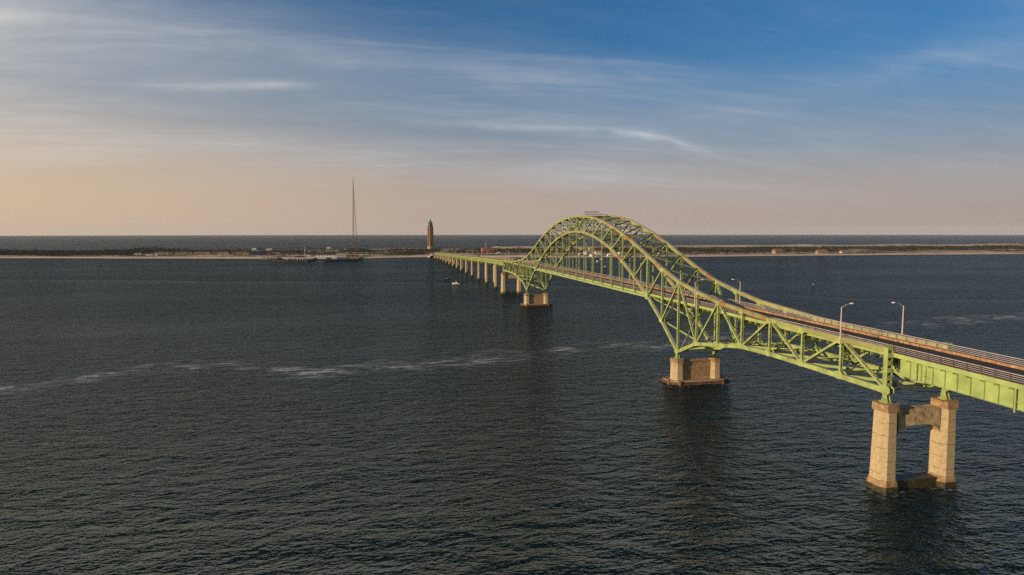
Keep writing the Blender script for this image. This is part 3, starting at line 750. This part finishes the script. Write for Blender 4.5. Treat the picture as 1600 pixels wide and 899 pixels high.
# ------------------------------------------------------------ cars
def car(x, y, rz, body, label):
    t = thing('car', label, 'car', (x, y, zf(x)-0.155), rz)
    c = MB(); prof_ = [(-2.2,0.35),(2.25,0.35),(2.3,0.75),(1.3,0.95),(-2.1,1.0),(-2.25,0.7)]
    c.loft([[(a, yy, b) for a, b in prof_] for yy in (-0.88, 0.88)]); b_ = c.obj('body', body, t)
    c = MB(); c.loft([[(-1.9,-0.78,0.96),(0.95,-0.78,0.96),(0.95,0.78,0.96),(-1.9,0.78,0.96)],[(-1.55,-0.65,1.45),(0.25,-0.65,1.45),(0.25,0.65,1.45),(-1.55,0.65,1.45)]]); c.obj('window', 'glass', b_)
    c = MB(); c.box((-0.65, 0, 1.465), (1.7, 1.25, 0.04)); c.obj('roof', body, b_)
    for sx in (-1.4, 1.45):
        for s_ in (-1, 1):
            c = MB(); c.cyl((sx, s_*0.70, 0.33), (sx, s_*0.92, 0.33), 0.33, n=14); c.obj('wheel', 'rubber', t)
    for s_ in (-1, 1):
        c = MB(); c.box((-2.22, s_*0.62, 0.82), (0.12, 0.32, 0.16)); c.obj('tail_light', 'lightred', t)
        c = MB(); c.box((2.22, s_*0.62, 0.70), (0.16, 0.34, 0.14)); c.obj('headlight', 'white', t)
car(-248, 6.9, 0, 'car', 'dark car on the bridge roadway near the far end of the arch trusses')
car(-410, 6.3, 0, 'carred', 'dark maroon car far along the approach road towards the island')

# ------------------------------------------------------------ boats
def boat(x, y, rz, L_, label, hullm='white', deckm='white', cabin=True):
    t = thing('motor_boat', label, 'boat', (x, y, 0), rz)
    w = L_*0.17; rings = []
    for u, wf, zt in ((-0.5,0.85,0.75),(-0.2,1.0,0.72),(0.15,0.95,0.80),(0.36,0.6,0.95),(0.5,0.04,1.12)):
        xx = u*L_
        rings.append([(xx-(0.06*L_ if u > 0.3 else 0), 0, -0.35), (xx, w*wf*0.7, -0.05), (xx+0.02*L_, w*wf, zt), (xx+0.02*L_, w*wf*0.8, zt), (xx+0.02*L_, -w*wf*0.8, zt), (xx+0.02*L_, -w*wf, zt), (xx, -w*wf*0.7, -0.05)])
    c = MB(); c.loft(rings); c.obj('hull', hullm, t)
    c = MB()
    if cabin:
        c.loft([[(-0.12*L_,-w*0.6,0.7),(0.16*L_,-w*0.6,0.7),(0.16*L_,w*0.6,0.7),(-0.12*L_,w*0.6,0.7)],[(-0.12*L_,-w*0.5,1.9),(0.08*L_,-w*0.5,1.9),(0.08*L_,w*0.5,1.9),(-0.12*L_,w*0.5,1.9)]])
        cb = c.obj('cabin', deckm, t)
        c = MB(); c.loft([[(0.05*L_,-w*0.575,1.15),(0.145*L_,-w*0.575,1.15),(0.145*L_,w*0.575,1.15),(0.05*L_,w*0.575,1.15)],[(0.03*L_,-w*0.54,1.6),(0.11*L_,-w*0.54,1.6),(0.11*L_,w*0.54,1.6),(0.03*L_,w*0.54,1.6)]]); c.obj('windscreen', 'glass', cb)
    else:
        c.box((-0.05*L_, 0, 1.05), (0.1*L_, w*0.6, 0.7)); c.obj('console', deckm, t)
    c = MB(); c.box((-0.54*L_, 0, 0.6), (0.5, 0.4, 1.0)); c.box((-0.54*L_, 0, 1.15), (0.6, 0.45, 0.3)); c.obj('outboard_motor', 'rubber', t)
    return t
boat(-338, -22, R(-100), 5.6, 'white motor boat with a small cabin on open water left of the approach piers')
boat(-387, -25, R(-95), 4.8, 'low dark red boat just beyond the white motor boat', 'red', 'white', False)
boat(-543, 171, R(-60), 5.5, 'white boat seen through the middle of the arch')
boat(-686, 210, R(200), 4.5, 'tiny white boat seen through the arch, nearest the shore houses', cabin=False)
boat(-745, 236, R(70), 6.0, 'small white boat seen beside an arch hanger by the island shore')
boat(-270, 238, R(120), 2.6, 'tiny white skiff alone on the water right of the arch', cabin=False)
boat(-3500, -1820, R(100), 14, 'distant white boat out on the ocean behind the row of houses')

# ------------------------------------------------------------ lattice mast
def mast():
    x0, y0 = -1300.0, -143.0; H_ = 145.0
    z0 = ground(x0, y0)
    t = thing('lattice_mast', 'very tall thin lattice radio mast rising behind the island shrubs', 'mast', (x0, y0, z0))
    b0 = 10.5; rb = b0/math.sqrt(3)
    def leg(k, z):
        r = rb*(1-z/H_)+0.25; a = R(80+120*k); return Vector((r*math.cos(a), r*math.sin(a), z))
    for k in range(3):
        c = MB(); c.cyl(leg(k, 0), leg(k, H_), 0.42, 0.30, 6); c.obj('leg', 'mast', t)
    c = MB(); z = 0.0; lev = []
    while z < H_-2: lev.append(z); z += 2.2+6.6*(1-z/H_)
    for i in range(len(lev)-1):
        for k in range(3):
            c.bar(leg(k, lev[i]), leg((k+1) % 3, lev[i]), 0.2, 0.2); c.bar(leg(k, lev[i]), leg((k+1) % 3, lev[i+1]), 0.2, 0.2)
    c.obj('lattice', 'mast', t)
    c = MB(); c.cyl((0, 0, H_-1), (0, 0, H_+11), 0.5, 0.35, 8); c.box((0, 0, H_+3), (3.4, 3.4, 0.7)); c.cyl((0, 0, H_+10), (0, 0, H_+12), 0.8, 0.8, 8)
    c.obj('antenna', 'mast', t)
mast()

# ------------------------------------------------------------ water tower
def water_tower():
    x0, y0 = -1222.0, 18.5; z0 = ground(x0, y0)
    t = thing('water_tower', 'tall brick octagonal water tower with green pointed top', 'tower', (x0, y0, z0), R(12))
    def ring(r, z, n=8, ph=22.5): return [(r*math.cos(R(ph+360*k/n)), r*math.sin(R(ph+360*k/n)), z) for k in range(n)]
    c = MB(); c.loft([ring(7.6, -1), ring(7.6, 2.0), ring(7.1, 2.3), ring(6.9, 8.5)]); base = c.obj('base', 'stone', t)
    c = MB(); c.loft([ring(6.2, 8.502), ring(5.3, 50.0)])
    for k in range(8):
        a = R(22.5+45*k); c.bar((6.2*math.cos(a), 6.2*math.sin(a), 8.5), (5.3*math.cos(a), 5.3*math.sin(a), 51.0), 1.3, 1.3, side=(math.cos(a), math.sin(a), 0))
    sh = c.obj('shaft', 'tbrick', t)
    c = MB()
    for k in range(8):
        a = R(45*k)
        for z in range(12, 48, 6):
            r = (6.2-(z-8.5)*0.9/41.5)*math.cos(R(22.5))
            c.box((r*math.cos(a), r*math.sin(a), z+1.0), (0.25, 0.9, 2.2), 0, a)
    c.obj('window', 'glass', sh)
    c = MB(); c.loft([ring(6.2, 50.002), ring(6.2, 51.0), ring(5.1, 51.2), ring(4.9, 55.0), ring(4.6, 56.5)]); c.obj('lantern', 'copper', t)
    c = MB(); c.loft([ring(4.9, 56.502), ring(3.7, 59.5), ring(1.6, 63.0), ring(0.6, 65.0), ring(0.12, 68.0)]); c.obj('spire', 'copper', t)
water_tower()

# ------------------------------------------------------------ buildings on the island
def windows_on(t, w, d, h, storeys, n_, face=1):
    for s_ in range(storeys):
        for i in range(n_):
            y = -w/2+w*(i+0.5)/n_; z = h*(s_+0.55)/storeys
            c = MB(); c.box((d/2+0.02, y, z), (0.12, min(1.6, w/n_*0.5), h/storeys*0.42)); c.obj('window', 'glass', t)
def house(x, y, w, d, h, rz, label, wallm='cream', roofm='darkroof', roof='gable', rh=2.0, storeys=1, nw=3, name='house', cat='house', group=None, chimney=False):
    """w runs along y (across the view), the front faces +x towards the inlet"""
    z0 = min(ground(x+sx*d/2, y+s_*w/2) for sx in (-1, 1) for s_ in (-1, 1))
    t = thing(name, label, cat, (x, y, z0), rz, group)
    c = MB(); c.box((0, 0, h/2-0.3), (d, w, h+0.6)); c.obj('wall', wallm, t)
    c = MB(); e = 0.5
    if roof == 'gable':
        for yy in (0,): c.loft([[(-d/2-e, y_, h+0.002), (d/2+e, y_, h+0.002), (0, y_, h+rh)] for y_ in (-w/2-e, w/2+e)])
    elif roof == 'hip':
        c.loft([[(-d/2-e, -w/2-e, h+0.002), (d/2+e, -w/2-e, h+0.002), (d/2+e, w/2+e, h+0.002), (-d/2-e, w/2+e, h+0.002)],
                [(-0.3, -w/2+d/2, h+rh), (0.3, -w/2+d/2, h+rh), (0.3, w/2-d/2, h+rh), (-0.3, w/2-d/2, h+rh)]] if w > d else
               [[(-d/2-e, -w/2-e, h+0.002), (d/2+e, -w/2-e, h+0.002), (d/2+e, w/2+e, h+0.002), (-d/2-e, w/2+e, h+0.002)],
                [(-0.6, -0.5, h+rh), (0.6, -0.5, h+rh), (0.6, 0.5, h+rh), (-0.6, 0.5, h+rh)]])
    else: c.box((0, 0, h+0.2), (d+0.8, w+0.8, 0.4))
    r_ = c.obj('roof', roofm, t)
    if chimney: c = MB(); c.box((0.5, w*0.2, h+rh), (0.9, 0.9, 1.8)); c.obj('chimney', 'brick', r_)
    windows_on(t, w, d, h, storeys, nw)
    c = MB(); c.box((d/2+0.03, w*0.02+w/nw*0.5*(nw % 2), 1.05), (0.10, 1.0, 2.1)); c.obj('door', 'timber', t)
    return t
GR = 'row of two-storey shore apartments'
for i, (x, y, w) in enumerate([(-1043,-450,28.5),(-1036,-416,27.5),(-1029,-384,26.5),(-1022,-352,27.5),(-1015,-320,27.0)]):
    house(x, y, w, 9, 4.9, 0, ['leftmost','second from left','third from left','fourth from left','fifth from left'][i]+' of the row of tan two-storey apartment blocks with dark flat roofs', 'tan', 'darkroof', 'hip', 1.3, 2, 7, 'apartment_building', 'apartment block', GR)
house(-1004,-289,24.0,9,5.0,0,'navy blue building between the tan apartment blocks','blue','darkroof','flat',0.5,2,5,'apartment_building','building')
house(-1009,-262,15.0,9,4.6,0,'short tan block right of the navy blue building','tan','darkroof','hip',1.3,2,4,'apartment_building','apartment block')
house(-1024,-484,9.5,6,2.6,0,'small white shed at the left end of the shore buildings','white','pinkroof','gable',1.0,1,2,'shed','shed')
house(-1009,-457,18.5,6,2.3,0,'long low white building in front of the leftmost apartment block','white','pinkroof','flat',0.4,1,5,'storage_building','building')
house(-873,-251,15.5,8,3.2,0,'pale pink roofed cottage by the beach left of the dock','cream','pinkroof','gable',2.0,1,3)
house(-853,-202,16.0,9,4.6,0,'white walled house with a dark red roof above the left dock','white','redroof','hip',2.6,1,4)
house(-916,-196,5.5,5,2.4,0,'small white hut with a red roof behind the docks','white','redroof','gable',1.0,1,1,'hut','hut')
house(-874,-182,4.2,4,2.6,0,'small yellowish hut left of the long white station','cream','darkroof','flat',0.4,1,1,'hut','hut')
house(-869,-165,31.0,10,6.2,0,'long white two-storey station house with a dark roof above the docks','white','darkroof','hip',2.6,2,8,'station_building','building',chimney=True)
house(-893,-146,10.0,9,5.5,0,'pale grey wing beside the long white station house','rail','darkroof','flat',0.4,2,2,'station_wing','building')
house(-874,-126,18.5,8,3.4,0,'low brown shed right of the station house','tan','redroof','gable',1.6,1,3,'boat_shed','shed')
house(-1149,-71,16.5,8,3.0,0,'pale building standing among the shrubs left of the water tower','rail','darkroof','flat',0.3,1,4,'park_building','building')
house(-1330,-201,8.0,8,5.2,0,'distant white building above the shrubs behind the station','white','white','flat',0.3,1,2,'park_building','building')
house(-1256,-314,10.0,7,4.0,0,'distant low white building behind the navy blue building','white','white','flat',0.3,1,3,'park_building','building')
house(-1300,-352,8.0,7,4.0,0,'far white pavilion behind the fourth apartment block','white','white','flat',0.3,1,2,'park_building','building')
house(-1024,110,21.5,12,8.2,R(4),'plain orange brick building right of the water tower','brick','brick','flat',0.3,1,2,'brick_building','building')
house(-926,114,8.5,8,2.4,0,'low hut with a white tent-like roof below the brick building','tan','white','hip',1.6,1,2,'pavilion','pavilion')
GV = 'village houses seen through the arch'
for x, y, w, d, h, wl, rf, rt, rh, lb in [
    (-1077,311,7.5,8,5.0,'tan','pinkroof','gable',3.0,'pink roofed house on the rise at the left of the arch opening'),
    (-1074,327,8.5,8,6.0,'cream','pinkroof','gable',3.0,'taller pink roofed house on the rise beside its twin'),
    (-892,264,15.0,10,4.4,'white','pinkroof','hip',3.2,'broad pale roofed house at the left of the shore village'),
    (-955,302,13.5,9,4.2,'brick','redroof','gable',3.4,'dark red brown house standing behind the white shore houses'),
    (-862,270,10.0,9,4.6,'white','pinkroof','gable',2.2,'white house set in the middle of the shore village'),
    (-836,253,8.0,7,3.6,'white','pinkroof','gable',1.6,'small white house closest to the water in the village'),
    (-848,290,9.0,8,3.8,'white','redroof','gable',1.8,'cream house with a red roof right of the village middle'),
    (-838,281,5.0,5,2.8,'white','white','gable',1.4,'little all-white cottage right of the shore village'),
    (-882,316,5.0,5,2.6,'white','white','gable',1.2,'isolated white hut at the right of the shore village'),
    (-860,240,6.5,7,2.8,'cream','pinkroof','gable',1.6,'cream cottage at the left edge of the shore village')]:
    house(x, y, w, d, h, R(random.uniform(-15, 15)), lb, wl, rf, rt, rh, 1, 2, group=GV)
house(-869,606,17.0,10,4.6,R(5),'large tan roofed beach house among shrubs on the right shore','tan','brownroof','gable',4.2,2,4,chimney=True)
house(-846,676,17.0,10,3.8,R(-6),'long tan roofed beach house right of the large beach house','tan','brownroof','gable',3.8,1,4)
house(-866,733,6.0,6,3.0,0,'small cottage at the right end of the right shore houses','cream','brownroof','gable',2.4,1,1)

def pole(x, y, h, label):
    z0 = ground(x, y)
    t = thing('flagpole', label, 'flagpole', (x, y, z0)); c = MB(); c.cyl((0, 0, 0), (0, 0, h), 0.28, 0.18, 8); c.obj('pole', 'white', t)
    c = MB(); c.box((0, 0, 0.3), (1.2, 1.2, 0.6)); c.obj('base', 'stone', t)
    c = MB(); c.box((0, 0, h*0.8), (0.2, 3.0, 0.2)); c.cyl((0, 0, h), (0, 0, h+0.5), 0.3, 0.1, 8); c.obj('crossarm', 'white', t)
pole(-880, -198, 16, 'white flagpole behind the red roofed dock house')
pole(-1040, 110, 20, 'thin white pole rising behind the orange brick building')

def van(x, y, rz, label):
    t = thing('parked_truck', label, 'truck', (x, y, ground(x, y)), rz)
    c = MB(); c.box((-0.6, 0, 1.6), (5.0, 2.1, 2.0)); c.obj('cargo_box', 'white', t)
    c = MB(); c.loft([[(2.0, s_*1.0, 0.6), (3.4, s_*1.0, 0.6), (3.4, s_*1.0, 1.3), (2.9, s_*1.0, 2.2), (2.0, s_*1.0, 2.2)] for s_ in (-1, 1)]); c.obj('cab', 'white', t)
    for sx in (-2, 2.6):
        for s_ in (-1, 1): c = MB(); c.cyl((sx, s_*0.8, 0.45), (sx, s_*1.08, 0.45), 0.45, n=12); c.obj('wheel', 'rubber', t)
van(-852, -223, R(90), 'white box truck parked on the shore left of the red roofed dock house')

# docks (timber bulkheads)
def dock(pts, label):
    t = thing('dock', label, 'dock')
    c = MB()
    for (xa, ya_), (xb_, yb_) in zip(pts, pts[1:]): c.bar((xa, ya_, 1.1), (xb_, yb_, 1.1), 5.0, 2.6, side=(-(yb_-ya_), xb_-xa, 0))
    c.obj('deck', 'timber', t)
    for (xa, ya_), (xb_, yb_) in zip(pts, pts[1:]):
        ln = math.hypot(xb_-xa, yb_-ya_); n_ = int(ln/6)
        for i in range(n_+1):
            u = i/max(1, n_); c = MB(); X, Y = xa+(xb_-xa)*u+2.7, ya_+(yb_-ya_)*u
            c.cyl((X, Y, -2), (X, Y, 3.2+0.5*math.sin(i*2.3)), 0.28, n=6); c.obj('pile', 'timber', t)
dock([(-862,-232),(-790,-231),(-768,-205),(-757,-179),(-840,-178)], 'dark timber dock left of the boat basin')
dock([(-840,-158),(-752,-157),(-776,-112),(-860,-112)], 'dark timber dock right of the boat basin')

# road behind the abutment
c = MB()
rp = [(-862,5.3,5.7),(-900,5.3,4.6),(-960,8,3.6),(-1030,20,3.3),(-1100,45,3.2),(-1180,60,3.1),(-1260,40,3.2)]
vs = []
for x, y, z in rp: vs += [(x, y-6, z), (x, y+6, z)]
c.add(vs, [(2*i, 2*i+1, 2*i+3, 2*i+2) for i in range(len(rp)-1)])
tag(c.obj('road', mat('pale_worn_road', (0.16, 0.115, 0.085), 0.9, 0.1, 0.1)), 'worn road leading from the bridge to the water tower', kind='structure')
c = MB(); vs = []
for x, y, z in rp: vs += [(x, y-6.6, z-0.05), (x, y-16, -1), (x, y+6.6, z-0.05), (x, y+16, -1)]
fs = []
for i in range(len(rp)-1):
    o_ = 4*i; fs += [(o_, o_+1, o_+5, o_+4), (o_+2, o_, o_+4, o_+6), (o_+3, o_+2, o_+6, o_+7)]
c.add(vs, fs); tag(c.obj('embankment', SANDM), 'sandy embankment carrying the road up to the bridge', kind='structure')
c = MB(); c.v = []
vs = [(x, y, ground(x, y)+0.35) for x, y in ((-905,30),(-905,200),(-960,200),(-960,34))]
c.add(vs, [(0, 1, 2, 3)]); tag(c.obj('parking_area', mat('worn_parking_asphalt', (0.17, 0.11, 0.075), 0.9, 0.15, 0.1)), 'worn open parking area beside the bridge landing', kind='structure')

# ------------------------------------------------------------ haze
hm = bpy.data.materials.new('thin_sea_haze'); hm.use_nodes = True; ht = hm.node_tree; ht.nodes.remove(ht.nodes['Principled BSDF'])
pv = ht.nodes.new('ShaderNodeVolumePrincipled'); pv.inputs['Color'].default_value = (0.9, 0.9, 0.92, 1); pv.inputs['Density'].default_value = 3.6e-5
ht.links.new(pv.outputs[0], ht.nodes['Material Output'].inputs['Volume'])
c = MB(); c.box((cxw, cyw, 87.5), (28000, 28000, 183)); hb = c.obj('haze', hm); tag(hb, 'thin pale haze over the sea', kind='stuff')
S.cycles.volume_bounces = 0; S.cycles.volume_step_rate = 10

# ------------------------------------------------------------ vegetation
def clump(mb, x, y, z, r, h, n_=26, rs=random):
    """one bush: many small leaf sprays spread through a squat dome"""
    for _ in range(n_):
        a = rs.uniform(0, 2*math.pi); u = math.sqrt(rs.random()); zz = rs.random()
        k = math.sqrt(max(0.05, 1-(zz*0.9)**2))
        X = x+math.cos(a)*u*r*k; Y = y+math.sin(a)*u*r*k; Z = z+zz*h
        s_ = rs.uniform(0.45, 0.9)*max(0.7, r*0.45)
        v = []
        for q in range(3):
            b = rs.uniform(0, 2*math.pi); e = rs.uniform(-0.9, 0.9)
            v.append((X+s_*math.cos(b)*math.cos(e), Y+s_*math.sin(b)*math.cos(e), Z+s_*math.sin(e)*0.8))
        mb.add(v, [(0, 1, 2)])
occupied = [(-1043,-450,18),(-1036,-416,17),(-1029,-384,17),(-1022,-352,17),(-1015,-320,17),(-1004,-289,15),(-1009,-262,11),(-1024,-484,8),(-1009,-457,12),(-873,-251,12),(-849,-202,14),(-867,-165,22),(-872,-126,14),(-1024,110,18),(-926,114,10),(-1222,18,14),(-892,264,12),(-840,265,30),(-955,302,11),(-869,606,12),(-846,676,12),(-932,100,60),(-932,150,50)]
def road_near(x, y):
    for (xa, ya_, _), (xb_, yb_, _) in zip(rp, rp[1:]):
        if xb_ <= x <= xa and abs(y-(ya_+(yb_-ya_)*(x-xa)/(xb_-xa))) < 17: return True
    return False
rs = random.Random(5)
shr = MB(); dn = MB(); cnt = 0
def belt(x, y, a, b):
    """chance of a shrub and its height at a spot on the island"""
    if y < -490: return (1.0, 6.5) if a > 48 and b > 50 else (0.0, 0)
    if y < -235:
        if a > 150: return (0.85 if b > 90 else 0.3, 3.7)
        if a > 40: return (0.30, 2.6)
        return (0, 0)
    if y < 5:
        if y < -165: return (0.7, 4.6) if 95 < a < 240 else ((0.25, 2.4) if a > 240 else (0, 0))
        if 230 < a < 330: return (0.95, 6.0)
        if 25 < a < 150 and y > -112: return (0.9, 3.6)
        return (0.25, 2.2) if a > 150 else (0, 0)
    if y < 240: return (0.9, 5.2) if 150 < a < 380 else ((0.15, 2.5) if a > 70 else (0, 0))
    if y < 800: return (0.92, 4.6) if 110 < a < 380 else ((0.28, 2.6) if 30 < a <= 110 else ((0.12, 1.8) if a > 380 and b > 100 else (0, 0)))
    return (0.92, 4.2) if 190 < a < 440 else ((0.25, 2.2) if 90 < a <= 190 else ((0.10, 1.8) if a > 440 and b > 100 else (0, 0)))
for _ in range(52000):
    y = rs.uniform(-1300, 2200); n_ = interp(north, y); s_ = interp(south, y)
    x = rs.uniform(s_+30, n_-10); a = n_-x; b = x-s_
    wob = 26*mnoise.noise((x*0.008, y*0.012, 6.6))
    pr_, hh = belt(x, y, a+wob, b)
    dens = mnoise.noise((x*0.012, y*0.009, 1.7))+0.5*mnoise.noise((x*0.04, y*0.035, 9.1))
    if pr_ == 0 or rs.random() > pr_+dens*0.5*(1 if pr_ > 0.5 else 2) : continue
    if any((x-ox)**2+(y-oy)**2 < rr*rr for ox, oy, rr in occupied) or road_near(x, y): continue
    hh *= rs.uniform(0.7, 1.15)*(0.82+1.15*mnoise.noise((y*0.017, x*0.006, 4)))
    clump(shr, x, y, ground(x, y)-0.3, rs.uniform(2.2, 3.8)*(1.35 if hh > 3.4 else 1), hh, 15, rs); cnt += 1
tag(shr.obj('shrub_thicket', 'leaf'), 'dark thicket of shrubs covering the middle of the island', kind='stuff')
for _ in range(9000):
    y = rs.uniform(-1200, 2200); n_ = interp(north, y); s_ = interp(south, y)
    x = rs.uniform(s_+15, n_-14)
    if mnoise.noise((x*0.02, y*0.012, 3.7)) < 0.05: continue
    if any((x-ox)**2+(y-oy)**2 < rr*rr for ox, oy, rr in occupied) or road_near(x, y): continue
    clump(dn, x, y, ground(x, y)-0.1, rs.uniform(1.5, 3), rs.uniform(0.4, 0.9), 8, rs)
tag(dn.obj('dune_grass', 'grass'), 'tufts of tan dune grass scattered over the sand', kind='stuff')

def tree(x, y, h, label, seed):
    r_ = random.Random(seed); z0 = ground(x, y)-0.2
    t = thing('pine_tree', label, 'tree', (x, y, z0), 0, 'pines among the island buildings')
    c = MB(); c.cyl((0, 0, 0), (0.2, 0.1, h*0.55), 0.28, 0.12, 7)
    for k in range(6):
        a = r_.uniform(0, 6.28); zz = h*r_.uniform(0.3, 0.6); c.cyl((0.1, 0.05, zz), (math.cos(a)*h*0.22, math.sin(a)*h*0.22, zz+h*0.15), 0.09, 0.04, 5)
    c.obj('trunk', 'trunk', t)
    c = MB()
    for k in range(9):
        a = r_.uniform(0, 6.28); rr = h*r_.uniform(0.05, 0.28); zz = h*r_.uniform(0.38, 0.85)
        clump(c, math.cos(a)*rr, math.sin(a)*rr, zz-h*0.08, h*r_.uniform(0.12, 0.22), h*r_.uniform(0.14, 0.24), 34, r_)
    c.obj('crown', 'leafdark', t)
for i, (x, y, h, lb) in enumerate([
    (-1022,-434,7.0,'dark pine in the gap between the first and second apartment blocks'),
    (-1010,-402,6.5,'dark pine in the gap between the second and third apartment blocks'),
    (-1016,-368,6.5,'dark pine in the gap between the third and fourth apartment blocks'),
    (-1008,-336,6.5,'dark pine in the gap between the fourth and fifth apartment blocks'),
    (-960,-243,8.5,'bushy dark pine right of the short tan block'),
    (-905,-130,9.0,'large dark pine behind the brown shed'),
    (-900,-100,8.0,'dark pine at the right end of the dock buildings'),
    (-990,90,7.0,'dark pine left of the orange brick building'),
    (-985,135,8.0,'dark pine right of the orange brick building'),
    (-905,585,7.5,'dark tree left of the large beach house'),
    (-890,640,6.5,'dark tree between the two beach houses')]): tree(x, y, h, lb, 40+i)
